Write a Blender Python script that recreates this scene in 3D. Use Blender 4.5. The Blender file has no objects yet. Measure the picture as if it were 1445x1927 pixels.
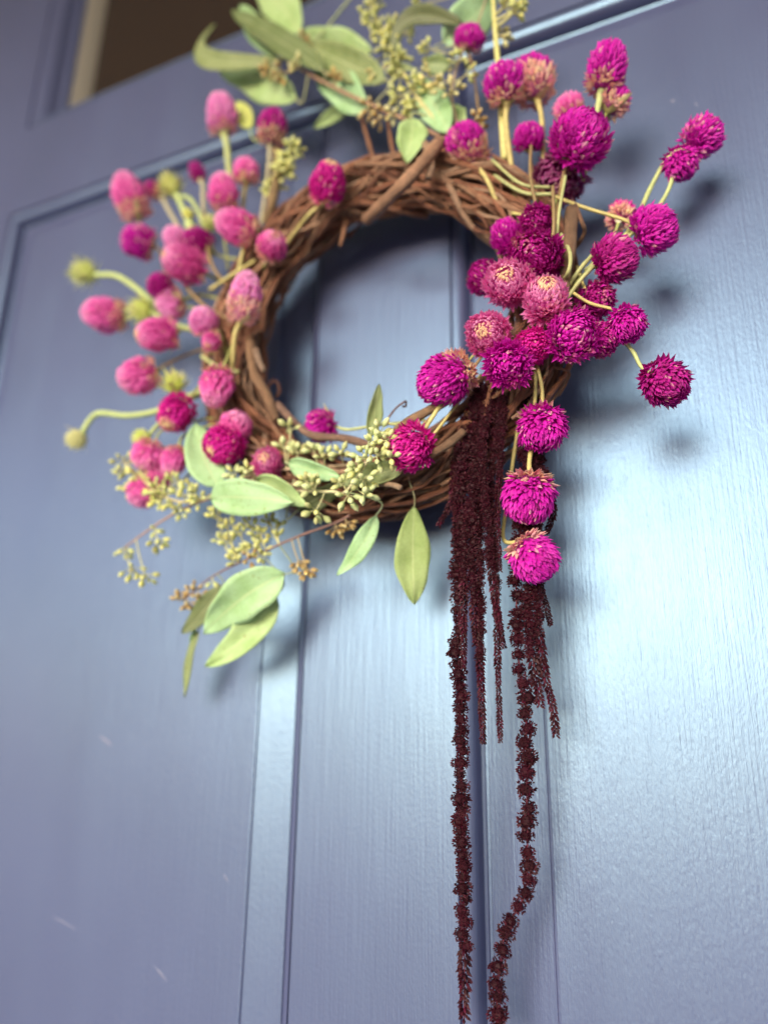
import bpy, math, random
from mathutils import Vector, Matrix, noise
import numpy as np
rnd = random.Random(7)
scene = bpy.context.scene
COL = scene.collection

# ------------------------------------------------------------------ camera
F_PX, CX, CY, W_PX, H_PX = 1340.0, 722.5, 963.5, 1445, 1927
CAM = Vector((0.1725, -0.38, 1.35))            # door front face is the plane y = 0, metres
_zu = Vector((67, -4543, F_PX)).normalized()   # world up, seen in camera axes (x right, y down, z forward)
_xr = -Vector((-3147, 348, F_PX)); _xr = (_xr - _zu * _xr.dot(_zu)).normalized()
_yi = _zu.cross(_xr)
if _yi.z < 0: _yi = -_yi
ROT = Matrix((_xr, _yi, _zu))                  # camera axes -> world
right, down, fwd = ROT.col[0], ROT.col[1], ROT.col[2]
cd = bpy.data.cameras.new('camera'); cam = bpy.data.objects.new('camera', cd); COL.objects.link(cam)
m = Matrix.Identity(4)
for i in range(3):
    m[i][0] = right[i]; m[i][1] = -down[i]; m[i][2] = -fwd[i]; m[i][3] = CAM[i]
cam.matrix_world = m
cd.sensor_fit = 'HORIZONTAL'; cd.sensor_width = 36.0; cd.lens = 36.0 * F_PX / W_PX
cd.clip_start = 0.01; cd.clip_end = 500
cd.dof.use_dof = True; cd.dof.focus_distance = 0.338; cd.dof.aperture_fstop = 3.3
scene.camera = cam

# ------------------------------------------------------------------ sky, sun, exposure
SUN_TO = Vector((0.10, 1.0, -0.225)).normalized()       # the way the light travels
elev = math.asin(-SUN_TO.z); azim = math.atan2(-SUN_TO.x, -SUN_TO.y)
w = bpy.data.worlds.new('World'); scene.world = w; w.use_nodes = True
nt = w.node_tree; bg = nt.nodes['Background']
sky = nt.nodes.new('ShaderNodeTexSky'); sky.sky_type = 'NISHITA'; sky.sun_disc = False
sky.sun_elevation = elev; sky.sun_rotation = azim
nt.links.new(sky.outputs[0], bg.inputs[0]); bg.inputs[1].default_value = 0.085
ld = bpy.data.lights.new('sun', 'SUN'); ld.energy = 1.5; ld.angle = math.radians(34); ld.color = (1, 0.95, 0.86)
sun = bpy.data.objects.new('sun', ld); COL.objects.link(sun)
sun.rotation_euler = SUN_TO.to_track_quat('-Z', 'Y').to_euler()
scene.view_settings.view_transform = 'Standard'; scene.view_settings.look = 'None'
scene.view_settings.exposure = 1.62; scene.view_settings.gamma = 1.0
scene.render.engine = 'CYCLES'
scene.cycles.max_bounces = 6; scene.cycles.use_denoising = True

# ------------------------------------------------------------------ placing by line of sight
def ray(px, py): return ROT @ Vector(((px - CX) / F_PX, (py - CY) / F_PX, 1.0))
def P(px, py, off=0.0):
    v = ray(px, py); return CAM + v * ((-off - CAM.y) / v.y)
def depth(p): return (p - CAM).dot(fwd)
def metres(px, p): return px * depth(p) / F_PX
def img_dir(ang, tilt=0.0):
    """unit vector: ang degrees counter-clockwise from image right, tilt degrees towards the viewer"""
    a, t = math.radians(ang), math.radians(tilt)
    return (ROT @ Vector((math.cos(t) * math.cos(a), -math.cos(t) * math.sin(a), -math.sin(t)))).normalized()
def catmull(pts, n=6):
    if len(pts) < 3:
        return [pts[0].lerp(pts[-1], i / n) for i in range(n + 1)]
    q = [pts[0] * 2 - pts[1]] + list(pts) + [pts[-1] * 2 - pts[-2]]
    out = []
    for i in range(1, len(q) - 2):
        a, b, c, d = q[i - 1], q[i], q[i + 1], q[i + 2]
        for k in range(n):
            t = k / n
            out.append(0.5 * ((2 * b) + (c - a) * t + (2 * a - 5 * b + 4 * c - d) * t * t + (3 * b - a - 3 * c + d) * t ** 3))
    out.append(q[-2].copy()); return out

# ------------------------------------------------------------------ mesh building
class MB:
    def __init__(s): s.v = []; s.f = []; s.c = []; s.u = []
    def add(s, v, f, c, u=None):
        b = len(s.v); s.v += [tuple(x) for x in v]; s.f += [tuple(i + b for i in q) for q in f]
        s.c += c if isinstance(c, list) else [c] * len(v)
        s.u += u if u else [(0.5, 0.5)] * len(v)
    def tube(s, pts, rad, seg=6, c=(1, 1, 1), cap=True, cfun=None):
        n = len(pts); v = []; f = []; cc = []; uu = []
        t0 = (pts[1] - pts[0]).normalized()
        ref = Vector((0, 0, 1)) if abs(t0.z) < 0.9 else Vector((1, 0, 0))
        nn = t0.cross(ref).normalized()
        L = 0.0
        for i, p in enumerate(pts):
            t = (pts[min(i + 1, n - 1)] - pts[max(i - 1, 0)])
            if t.length < 1e-9: t = t0
            t = t.normalized(); nn = (nn - t * nn.dot(t)).normalized(); bb = t.cross(nn)
            r = rad(i / (n - 1)) if callable(rad) else rad
            if i: L += (p - pts[i - 1]).length
            for k in range(seg):
                a = 2 * math.pi * k / seg
                v.append(p + (nn * math.cos(a) + bb * math.sin(a)) * r); uu.append((k / seg, L * 10))
                cc.append(cfun(i / (n - 1)) if cfun else c)
        for i in range(n - 1):
            for k in range(seg):
                k2 = (k + 1) % seg
                f.append((i * seg + k, i * seg + k2, (i + 1) * seg + k2, (i + 1) * seg + k))
        if cap:
            f.append(tuple(range(seg - 1, -1, -1))); f.append(tuple((n - 1) * seg + k for k in range(seg)))
        s.add(v, f, cc, uu)
    def mesh(s, name, mat, origin=Vector((0, 0, 0)), smooth=True, sharp=None):
        me = bpy.data.meshes.new(name)
        me.from_pydata([Vector(v) - origin for v in s.v], [], s.f)
        ca = me.color_attributes.new('tint', 'FLOAT_COLOR', 'POINT')
        ca.data.foreach_set('color', np.array([(*c, 1.0) for c in s.c], dtype=np.float32).ravel())
        uv = me.uv_layers.new(name='uv')
        li = np.empty(len(me.loops), dtype=np.int32); me.loops.foreach_get('vertex_index', li)
        uv.data.foreach_set('uv', np.array(s.u, dtype=np.float32)[li].ravel())
        me.polygons.foreach_set('use_smooth', [smooth] * len(me.polygons))
        if sharp: me.set_sharp_from_angle(angle=math.radians(sharp))
        me.materials.append(mat); me.update()
        return me
    def build(s, name, mat, parent=None, kind=None, smooth=True, sharp=None):
        org = world_loc(parent) if parent else Vector((0, 0, 0))
        return link(name, s.mesh(name, mat, org, smooth, sharp), parent, kind)
LOC = {}
def world_loc(o): return LOC.get(o.name, Vector((0, 0, 0)))
def link(name, me, parent=None, kind=None, loc=None):
    o = bpy.data.objects.new(name, me); COL.objects.link(o)
    if parent: o.parent = parent; LOC[o.name] = world_loc(parent) + (loc or Vector((0, 0, 0)))
    if loc: o.location = loc
    if kind: o['kind'] = kind
    return o
def thing(name, label, cat, loc=Vector((0, 0, 0)), group=None):
    o = bpy.data.objects.new(name, None); COL.objects.link(o); o.location = loc; o.empty_display_size = 0.01
    LOC[o.name] = Vector(loc); o['label'] = label; o['category'] = cat
    if group: o['group'] = group
    return o

# ------------------------------------------------------------------ materials
def material(name, build):
    mt = bpy.data.materials.new(name); mt.use_nodes = True
    t = mt.node_tree; b = t.nodes['Principled BSDF']; build(t, b); return mt
def node(t, typ, **kw):
    n = t.nodes.new(typ)
    for k, v in kw.items():
        if k.startswith('i_'): n.inputs[k[2:].replace('_', ' ')].default_value = v
        else: setattr(n, k, v)
    return n
def mapped_noise(t, scale, sc=(1, 1, 1), detail=4, rough=0.55, coord='Object'):
    tc = node(t, 'ShaderNodeTexCoord'); mp = node(t, 'ShaderNodeMapping'); mp.inputs['Scale'].default_value = sc
    n = node(t, 'ShaderNodeTexNoise'); n.inputs['Scale'].default_value = scale; n.inputs['Detail'].default_value = detail
    n.inputs['Roughness'].default_value = rough
    t.links.new(tc.outputs[coord], mp.inputs[0]); t.links.new(mp.outputs[0], n.inputs['Vector']); return n
def ramp(t, src, stops):
    r = node(t, 'ShaderNodeValToRGB'); e = r.color_ramp.elements
    while len(e) < len(stops): e.new(0.5)
    for k, (p, c) in enumerate(stops): e[k].position = p; e[k].color = (*c, 1) if len(c) == 3 else c
    t.links.new(src, r.inputs[0]); return r
def mul(t, a, b, fac=1.0):
    x = node(t, 'ShaderNodeMix', data_type='RGBA', blend_type='MULTIPLY'); x.inputs[0].default_value = fac
    t.links.new(a, x.inputs[6]); t.links.new(b, x.inputs[7]); return x.outputs[2]
def bump(t, b, src, strength, dist, prev=None):
    n = node(t, 'ShaderNodeBump'); n.inputs['Strength'].default_value = strength; n.inputs['Distance'].default_value = dist
    t.links.new(src, n.inputs['Height'])
    if prev: t.links.new(prev.outputs[0], n.inputs['Normal'])
    t.links.new(n.outputs[0], b.inputs['Normal']); return n

def paint(colour, streak, peel, rough=0.34, axis='z'):
    def f(t, b):
        n0 = mapped_noise(t, 9, (1, 1, 0.6), 3)
        c = ramp(t, n0.outputs[0], [(0.3, tuple(x * 0.93 for x in colour)), (0.7, tuple(x * 1.07 for x in colour))])
        t.links.new(c.outputs[0], b.inputs['Base Color'])
        b.inputs['Roughness'].default_value = rough; b.inputs['IOR'].default_value = 2.1
        b.inputs['Specular Tint'].default_value = (0.45, 0.74, 1.0, 1)
        rr = mapped_noise(t, 30, (1, 1, 0.3), 4)
        mr = node(t, 'ShaderNodeMapRange'); mr.inputs[3].default_value = rough - 0.05; mr.inputs[4].default_value = rough + 0.08
        t.links.new(rr.outputs[0], mr.inputs[0]); t.links.new(mr.outputs[0], b.inputs['Roughness'])
        sc = (1, 1, 0.035) if axis == 'z' else (0.035, 1, 1)
        s = mapped_noise(t, 620, sc, 5, 0.6); p = mapped_noise(t, 950, (1, 1, 0.45), 2, 0.5)
        k = bump(t, b, s.outputs[0], streak, 0.0005)
        k = bump(t, b, p.outputs[0], peel, 0.0003, k)
    return f
DOOR = (0.072, 0.074, 0.154)
M_STILE = material('blue_grey_paint', paint(DOOR, 0.42, 0.3))
M_RAIL = material('blue_grey_paint_rail', paint(DOOR, 0.5, 0.22, axis='x'))
M_FIELD = material('blue_grey_paint_field', paint(DOOR, 0.5, 0.36))
M_MOULD = material('blue_grey_paint_moulding', paint(DOOR, 0.35, 0.08, rough=0.3))
def plain(colour, rough):
    def f(t, b):
        b.inputs['Base Color'].default_value = (*colour, 1); b.inputs['Roughness'].default_value = rough
        n = mapped_noise(t, 40); bump(t, b, n.outputs[0], 0.1, 0.001)
    return f
M_BEAD = material('warm_lit_bead', plain((0.20, 0.18, 0.155), 0.4))  # lighter beige puts warm reflected light into the bead's colour
M_GLASS = material('window_glass_dark_reflection', plain((0.026, 0.017, 0.013), 0.06))  # brown base colour stands in for the dark interior and porch reflection
M_SCUFF = material('scuffed_paint', plain((0.15, 0.16, 0.25), 0.4))

def tinted(rough, vary, transl=0.0, scale=400, spec=0.5, sheen=0.0, bumps=0.0, objr=((0, (1, 1, 1)), (1, (1, 1, 1)))):
    def f(t, b):
        a = node(t, 'ShaderNodeAttribute', attribute_name='tint')
        n = mapped_noise(t, scale, (1, 1, 1), 3)
        r = ramp(t, n.outputs[0], [(0.25, (1 - vary,) * 3), (0.75, (1 + vary,) * 3)])
        oi = node(t, 'ShaderNodeObjectInfo'); r0 = ramp(t, oi.outputs['Random'], objr)
        c = mul(t, mul(t, a.outputs[0], r.outputs[0]), r0.outputs[0]); t.links.new(c, b.inputs['Base Color'])
        b.inputs['Roughness'].default_value = rough; b.inputs['Specular IOR Level'].default_value = spec
        if sheen: b.inputs['Sheen Weight'].default_value = sheen
        if bumps: bump(t, b, n.outputs[0], bumps, 0.0004)
        if transl:
            tr = node(t, 'ShaderNodeBsdfTranslucent'); t.links.new(c, tr.inputs[0])
            mx = node(t, 'ShaderNodeMixShader'); mx.inputs[0].default_value = transl
            t.links.new(b.outputs[0], mx.inputs[1]); t.links.new(tr.outputs[0], mx.inputs[2])
            t.links.new(mx.outputs[0], t.nodes['Material Output'].inputs[0])
    return f
M_PETAL = material('papery_bract', tinted(0.55, 0.14, 0.42, 900, 0.25))
M_STEM = material('dried_stem', tinted(0.6, 0.18, 0.0, 300, 0.4, bumps=0.4))
M_SEED = material('eucalyptus_seed', tinted(0.6, 0.22, 0.0, 700, 0.3, bumps=0.5, objr=((0, (0.66, 0.6, 0.5)), (0.25, (0.92, 0.95, 0.9)), (0.7, (1.0, 1.04, 1.05)), (1, (1.12, 1.05, 0.8)))))
M_FLORET = material('amaranth_floret', tinted(0.6, 0.22, 0.08, 700, 0.22))
def vine_mat(t, b):
    a = node(t, 'ShaderNodeAttribute', attribute_name='tint')
    n = mapped_noise(t, 6, (60, 5, 1), 5, 0.6, 'UV'); n2 = mapped_noise(t, 120, (1, 1, 1), 4)
    r = ramp(t, n.outputs[0], [(0.25, (0.55, 0.5, 0.45)), (0.55, (1, 1, 1)), (0.8, (1.35, 1.3, 1.25))])
    r2 = ramp(t, n2.outputs[0], [(0.3, (0.7, 0.7, 0.7)), (0.7, (1.2, 1.2, 1.2))])
    c = mul(t, mul(t, a.outputs[0], r.outputs[0]), r2.outputs[0]); t.links.new(c, b.inputs['Base Color'])
    b.inputs['Roughness'].default_value = 0.55; b.inputs['Specular IOR Level'].default_value = 0.4
    k = bump(t, b, n.outputs[0], 0.9, 0.001); bump(t, b, n2.outputs[0], 0.5, 0.001, k)
M_VINE = material('grapevine_bark', vine_mat)
def leaf_mat(t, b):
    a = node(t, 'ShaderNodeAttribute', attribute_name='tint')
    uvn = node(t, 'ShaderNodeUVMap'); sx = node(t, 'ShaderNodeSeparateXYZ'); t.links.new(uvn.outputs[0], sx.inputs[0])
    # midrib: |u-0.5| small; side veins: slanted stripes
    s = node(t, 'ShaderNodeMath', operation='SUBTRACT'); t.links.new(sx.outputs[0], s.inputs[0]); s.inputs[1].default_value = 0.5
    ab = node(t, 'ShaderNodeMath', operation='ABSOLUTE'); t.links.new(s.outputs[0], ab.inputs[0])
    mid = ramp(t, ab.outputs[0], [(0.0, (1, 1, 1)), (0.012, (0.9, 0.9, 0.9)), (0.028, (0, 0, 0))])
    k = node(t, 'ShaderNodeMath', operation='MULTIPLY'); t.links.new(ab.outputs[0], k.inputs[0]); k.inputs[1].default_value = -1.1
    sv = node(t, 'ShaderNodeMath', operation='ADD'); t.links.new(sx.outputs[1], sv.inputs[0]); t.links.new(k.outputs[0], sv.inputs[1])
    fr = node(t, 'ShaderNodeMath', operation='PINGPONG'); t.links.new(sv.outputs[0], fr.inputs[0]); fr.inputs[1].default_value = 0.038
    vein = ramp(t, fr.outputs[0], [(0.0, (1, 1, 1)), (0.006, (0, 0, 0))])
    n = mapped_noise(t, 900, (1, 1, 1), 3); n2 = mapped_noise(t, 60, (1, 1, 1), 4)
    r = ramp(t, n.outputs[0], [(0.3, (0.9, 0.9, 0.88)), (0.7, (1.08, 1.08, 1.1))])
    r2 = ramp(t, n2.outputs[0], [(0.28, (0.74, 0.80, 0.62)), (0.5, (1.0, 1.0, 0.97)), (0.72, (1.1, 1.06, 1.16))])
    n3 = mapped_noise(t, 330, (1, 1, 1), 2); sp = ramp(t, n3.outputs[0], [(0.66, (1, 1, 1)), (0.74, (0.62, 0.52, 0.36))])
    c = mul(t, mul(t, mul(t, a.outputs[0], r.outputs[0]), r2.outputs[0]), sp.outputs[0], 1.0)
    mx = node(t, 'ShaderNodeMix', data_type='RGBA', blend_type='MIX'); t.links.new(c, mx.inputs[6]); mx.inputs[7].default_value = (0.62, 0.66, 0.36, 1)
    f1 = node(t, 'ShaderNodeMath', operation='MULTIPLY'); t.links.new(vein.outputs[0], f1.inputs[0]); f1.inputs[1].default_value = 0.26
    f2 = node(t, 'ShaderNodeMath', operation='MULTIPLY'); t.links.new(mid.outputs[0], f2.inputs[0]); f2.inputs[1].default_value = 0.5
    f3 = node(t, 'ShaderNodeMath', operation='MAXIMUM'); t.links.new(f1.outputs[0], f3.inputs[0]); t.links.new(f2.outputs[0], f3.inputs[1])
    t.links.new(f3.outputs[0], mx.inputs[0]); t.links.new(mx.outputs[2], b.inputs['Base Color'])
    b.inputs['Roughness'].default_value = 0.52; b.inputs['Specular IOR Level'].default_value = 0.4
    bump(t, b, n.outputs[0], 0.15, 0.0003)
    tr = node(t, 'ShaderNodeBsdfTranslucent'); t.links.new(mx.outputs[2], tr.inputs[0])
    ms = node(t, 'ShaderNodeMixShader'); ms.inputs[0].default_value = 0.18
    t.links.new(b.outputs[0], ms.inputs[1]); t.links.new(tr.outputs[0], ms.inputs[2])
    t.links.new(ms.outputs[0], t.nodes['Material Output'].inputs[0])
M_LEAF = material('eucalyptus_leaf', leaf_mat)
M_CEIL = material('brown_porch_boards', plain((0.36, 0.28, 0.21), 0.7))
M_GROUND = material('pale_paving', plain((0.38, 0.37, 0.35), 0.85))

# ------------------------------------------------------------------ the place: ground, porch ceiling, added shading beam
def box(mb, x0, x1, y0, y1, z0, z1, c=(1, 1, 1)):
    v = [(x, y, z) for z in (z0, z1) for y in (y0, y1) for x in (x0, x1)]
    mb.add([Vector(p) for p in v], [(0, 2, 3, 1), (4, 5, 7, 6), (0, 1, 5, 4), (2, 6, 7, 3), (0, 4, 6, 2), (1, 3, 7, 5)], c)
b = MB(); b.add([Vector(p) for p in ((-150, -150, 0), (150, -150, 0), (150, 150, 0), (-150, 150, 0))], [(0, 1, 2, 3)], (1, 1, 1))
b.build('ground', M_GROUND, None, 'structure')
b = MB(); box(b, -3.0, 3.0, -1.70, 0.3, 2.75, 2.9); box(b, -3.0, 3.0, -1.82, -1.70, 2.45, 2.9)  # second box: unseen front beam, added to shade the top of the door
b.build('porch_ceiling_added_beam', M_CEIL, None, 'structure', smooth=False)

# ------------------------------------------------------------------ the door
door = thing('panel_door', 'blue-grey painted wooden panel door with a dark glass light at upper left', 'door', Vector((0, 0.02, 0)))
XL0, XL1, XR0, XR1 = -0.3945, -0.0475, 0.0475, 0.3945   # panel openings
ZT, ZG, ZGT, ZB = 1.813, 1.916, 2.22, 0.98                # panel top, glass bottom, glass top, panel bottom
T = 0.045
def slab(name, x0, x1, z0, z1, mt):
    mb = MB(); box(mb, x0, x1, 0.0, T, z0, z1)
    o = mb.build(name, mt, door, smooth=False); return o
slab('stile', XL0 - 0.115, XL0, 0.02, 2.36, M_STILE); slab('stile', XR1, XR1 + 0.115, 0.02, 2.36, M_STILE)
slab('mullion', XL1, XR0, ZB, ZT, M_STILE)
slab('rail', XL0, XR1, ZT, ZG, M_RAIL); slab('rail', XL0, XR1, ZGT, 2.36, M_RAIL)
slab('rail', XL0, XR1, 0.80, ZB, M_RAIL); slab('rail', XL0, XR1, 0.02, 0.25, M_RAIL)
slab('mullion', XL1, XR0, 0.25, 0.80, M_STILE)
def mitred(mb, x0, x1, z0, z1, prof, fill, mu=(1, 1, 1, 1), st=(0, 0, 0, 0)):
    """prof: (inset, depth); each side (left, right, bottom, top) has its own inset: start + multiplier * inset"""
    loops = []
    for u, y in prof:
        l_, r_, b_, t_ = (st[k] + mu[k] * u for k in range(4))
        loops.append([Vector((x0 + l_, y, z0 + b_)), Vector((x1 - r_, y, z0 + b_)), Vector((x1 - r_, y, z1 - t_)), Vector((x0 + l_, y, z1 - t_))])
    n = len(loops)
    for k in range(4):                      # each side is its own strip, mitred at the corners
        k2 = (k + 1) % 4; v = []; f = []
        for lp in loops: v += [lp[k], lp[k2]]
        for i in range(n - 1): f.append((2 * i, 2 * i + 1, 2 * i + 3, 2 * i + 2))
        mb.add(v, f, (1, 1, 1))
    if fill: mb.add(loops[-1], [(0, 1, 2, 3)], (1, 1, 1))
STICK = [(0, 0), (0.0007, 0.0025), (0.0016, 0.0025), (0.0021, 0.0006), (0.0040, 0.0008), (0.0070, 0.0018), (0.0086, 0.0040), (0.0098, 0.0075),
         (0.0106, 0.0108), (0.0122, 0.0114), (0.0126, 0.0122)]
RAISE = [(0, 0.0122), (0.04, 0.0122), (0.07, 0.0095), (0.94, 0.0052), (0.965, 0.0040), (1.0, 0.0037)]
for (x0, x1, z0, z1, sm, bw) in ((XL0, XL1, ZB, ZT, (1, .66, 1, 1), (.021, .026, .02, .0165)), (XR0, XR1, ZB, ZT, (1, 1, 1, 1), (.0355, .0355, .02, .0165)),
                         (XL0, XL1, 0.25, 0.80, (1, .66, 1, 1), (.021, .026, .02, .0165)), (XR0, XR1, 0.25, 0.80, (1, 1, 1, 1), (.0355, .0355, .02, .0165))):
    mb = MB(); mitred(mb, x0, x1, z0, z1, STICK, False, sm); mb.build('panel_moulding', M_MOULD, door, sharp=38)
    mb = MB(); mitred(mb, x0, x1, z0, z1, RAISE, True, bw, tuple(.0126 * k for k in sm)); mb.build('raised_panel', M_FIELD, door, sharp=18)
GL = [(0, 0), (0.001, 0.003), (0.003, 0.003), (0.004, -0.0006), (0.010, -0.001), (0.016, 0.0005), (0.021, 0.005), (0.024, 0.012), (0.030, 0.013), (0.032, 0.018)]
GM = (1, 1, .25, 1)
mb = MB(); mitred(mb, XL0, XR1, ZG, ZGT, GL, False, GM); mb.build('glass_moulding', M_MOULD, door, sharp=38)
mb = MB(); mitred(mb, XL0, XR1, ZG, ZGT, [(0.032, 0.018), (0.034, 0.0175), (0.044, 0.024), (0.047, 0.030)], False, GM)
mb.build('glazing_bead', M_BEAD, door, sharp=38)
mb = MB(); box(mb, XL0 + 0.044, XR1 - 0.044, 0.0302, 0.034, ZG + 0.008, ZGT - 0.044); mb.build('glass_pane', M_GLASS, door, smooth=False)
def scuff(px0, py0, px1, py1, wpx):
    a, c = P(px0, py0, -0.0037), P(px1, py1, -0.0037)
    wd = metres(wpx, a) / 2; mb = MB(); pts = [a.lerp(c, i / 6) for i in range(7)]
    d = (c - a).normalized(); s = Vector((-d.z, 0, d.x)); v = []; f = []
    for i, p in enumerate(pts):
        r = wd * math.sin(math.pi * (i + 0.4) / 6.8) * rnd.uniform(0.6, 1.1)
        v += [p + s * r + Vector((0, -0.00005, 0)), p + Vector((0, -0.00022, 0)), p - s * r + Vector((0, -0.00005, 0))]
    for i in range(6):
        f += [(3 * i, 3 * i + 1, 3 * i + 4, 3 * i + 3), (3 * i + 1, 3 * i + 2, 3 * i + 5, 3 * i + 4)]
    mb.add(v, f, (1, 1, 1)); mb.build('paint_scuff', M_SCUFF, door)
for q in ((186, 1384, 212, 1404, 7), (98, 1724, 144, 1750, 4), (290, 1818, 315, 1848, 3), (421, 1646, 429, 1660, 4),
          (1262, 187, 1270, 190, 7), (1307, 194, 1313, 196, 6), (1196, 566, 1201, 568, 6)): scuff(*q)

# ------------------------------------------------------------------ the grapevine ring
RC = Vector((0.011, -0.034, 1.5785)); RM, RT = 0.1025, 0.0196
ring = thing('grapevine_wreath', 'round wreath base of twisted brown grapevine hung on the door', 'wreath', RC)
def ring_pt(th, rho=0.0, psi=0.0, dr=0.0):
    r = RM + rho * math.cos(psi) + dr
    return Vector((RC.x + r * math.cos(th), RC.y - rho * math.sin(psi) * 0.95, RC.z + r * math.sin(th)))
def vine(th0, arc, rho, psi0, twist, rad, colour, wob=1.0):
    n = max(8, int(arc / 0.085)); pts = []; sd = rnd.uniform(0, 90)
    for i in range(n + 1):
        th = th0 + arc * i / n
        w1 = noise.noise(Vector((th * 1.3 + sd, 0, 0))); w2 = noise.noise(Vector((th * 1.3, sd, 5)))
        w3 = noise.noise(Vector((th * 5, sd, 9)))
        rr = min(max(rho + 0.006 * w1 * wob, 0.001), RT)
        pts.append(ring_pt(th, rr, psi0 + twist * i / n + 1.2 * w2 * wob, 0.0016 * w3 * wob))
    mb = MB(); ph = rnd.uniform(0, 6)
    mb.tube(pts, lambda t: rad * (1.0 + 0.12 * math.sin(t * 23 + ph) + 0.10 * math.sin(t * 57 + ph) + (0.45 if math.sin(t * 31 + ph) > .985 else 0)) * (1 - 0.25 * t), 8, colour)
    mb.build('vine', M_VINE, ring)
VC = [(0.40, 0.195, 0.115), (0.32, 0.14, 0.08), (0.45, 0.25, 0.155), (0.22, 0.09, 0.055), (0.37, 0.155, 0.09), (0.50, 0.31, 0.205), (0.28, 0.16, 0.115)]
for k in range(140):
    rho = RT * math.sqrt(rnd.uniform(0.04, 1.0)); rad = rnd.choice((0.0007, 0.0009, 0.0011, 0.0013, 0.0015, 0.0018, 0.0022))
    vine(rnd.uniform(0, 6.283), rnd.uniform(1.6, 5.6), rho, rnd.uniform(0, 6.283), rnd.uniform(-4.5, 4.5), rad, rnd.choice(VC), 1.9)
for k in range(40):                         # stray cut ends that leave the ring
    th = rnd.uniform(0, 6.283); sg_ = rnd.choice((-1, 1)); rho = RT * rnd.uniform(.5, 1); psi = rnd.uniform(-2.6, 2.6); ou = rnd.uniform(.004, .014) * rnd.choice((1, 1, -1)); fr_ = rnd.uniform(-.004, .012)
    pts = []
    for i in range(9):
        t = i / 8; p = ring_pt(th + sg_ * t * .42, rho, psi, ou * t * t); pts.append(p + Vector((0, -fr_ * t * t, 0)))
    if min(-p.y for p in pts) < .004: continue
    rad = rnd.choice((.0007, .0009, .0012)); mb = MB(); mb.tube(pts, lambda t: rad * (1 - .45 * t), 6, rnd.choice(VC)); mb.build('twig_end', M_VINE, ring)
def loose(name, pix, radpx, colour, taper=0.0, seg=8):
    pts = catmull([P(*q) for q in pix], 8); r = metres(radpx, pts[0])
    mb = MB(); mb.tube(pts, lambda t: r * (1 - taper * t) * (1 + 0.07 * math.sin(t * 19)), seg, colour); mb.build(name, M_VINE, ring)
loose('vine', [(826, 268, .058), (790, 312, .066), (752, 352, .066), (712, 392, .056), (690, 412, .045)], 12, VC[2])
loose('vine', [(800, 270, .055), (812, 300, .06), (806, 335, .06)], 7, VC[5])
loose('vine', [(1076, 395, .05), (1072, 450, .056), (1062, 530, .052), (1040, 600, .048)], 13, (0.27, 0.16, 0.10))
loose('vine', [(700, 850, .058), (760, 800, .062), (820, 765, .062), (880, 730, .058)], 9, (0.34, 0.21, 0.12))
loose('vine', [(720, 905, .055), (790, 866, .06), (840, 838, .064), (872, 812, .06)], 8, (0.24, 0.14, 0.085))
loose('vine', [(470, 640, .05), (478, 700, .058), (500, 740, .056), (520, 790, .05)], 9, (0.33, 0.19, 0.11))
loose('vine', [(482, 660, .055), (488, 680, .062), (496, 697, .066)], 7, (0.36, 0.24, 0.17), 0.3)
loose('vine', [(520, 760, .05), (580, 815, .055), (650, 825, .055), (720, 845, .052)], 7, (0.33, 0.2, 0.15))
loose('vine', [(505, 420, .04), (512, 380, .05), (520, 330, .05), (520, 280, .045)], 10, (0.36, 0.24, 0.12), 0.3)
loose('vine', [(690, 908, .05), (735, 912, .062), (754, 918, .066)], 5, (0.45, 0.3, 0.2))
for q in ([(706, 310, .04), (692, 262, .046), (682, 225, .048)], [(742, 300, .04), (734, 256, .046), (727, 205, .048)],
          [(880, 350, .05), (915, 385, .05), (948, 412, .045)], [(655, 400, .036), (646, 440, .042), (640, 462, .044)]):
    loose('vine', q, 5, VC[0], 0.4)
loose('tendril', [(1082, 385, .05), (1094, 415, .055), (1100, 435, .05), (1090, 455, .045), (1078, 470, .04)], 4, (0.26, 0.14, 0.09))
loose('tendril', [(1040, 690, .045), (1070, 700, .04), (1066, 720, .035), (1052, 745, .03)], 3, (0.26, 0.12, 0.07), 0.5)
loose('tendril', [(728, 790, .055), (745, 768, .058), (758, 758, .058), (764, 755, .056), (763, 765, .055), (757, 764, .056)], 1.8, (0.28, 0.15, 0.13))
loose('tendril', [(498, 755, .045), (508, 722, .045), (520, 718, .042), (526, 735, .04), (520, 748, .04)], 3, (0.28, 0.13, 0.1))

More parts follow.
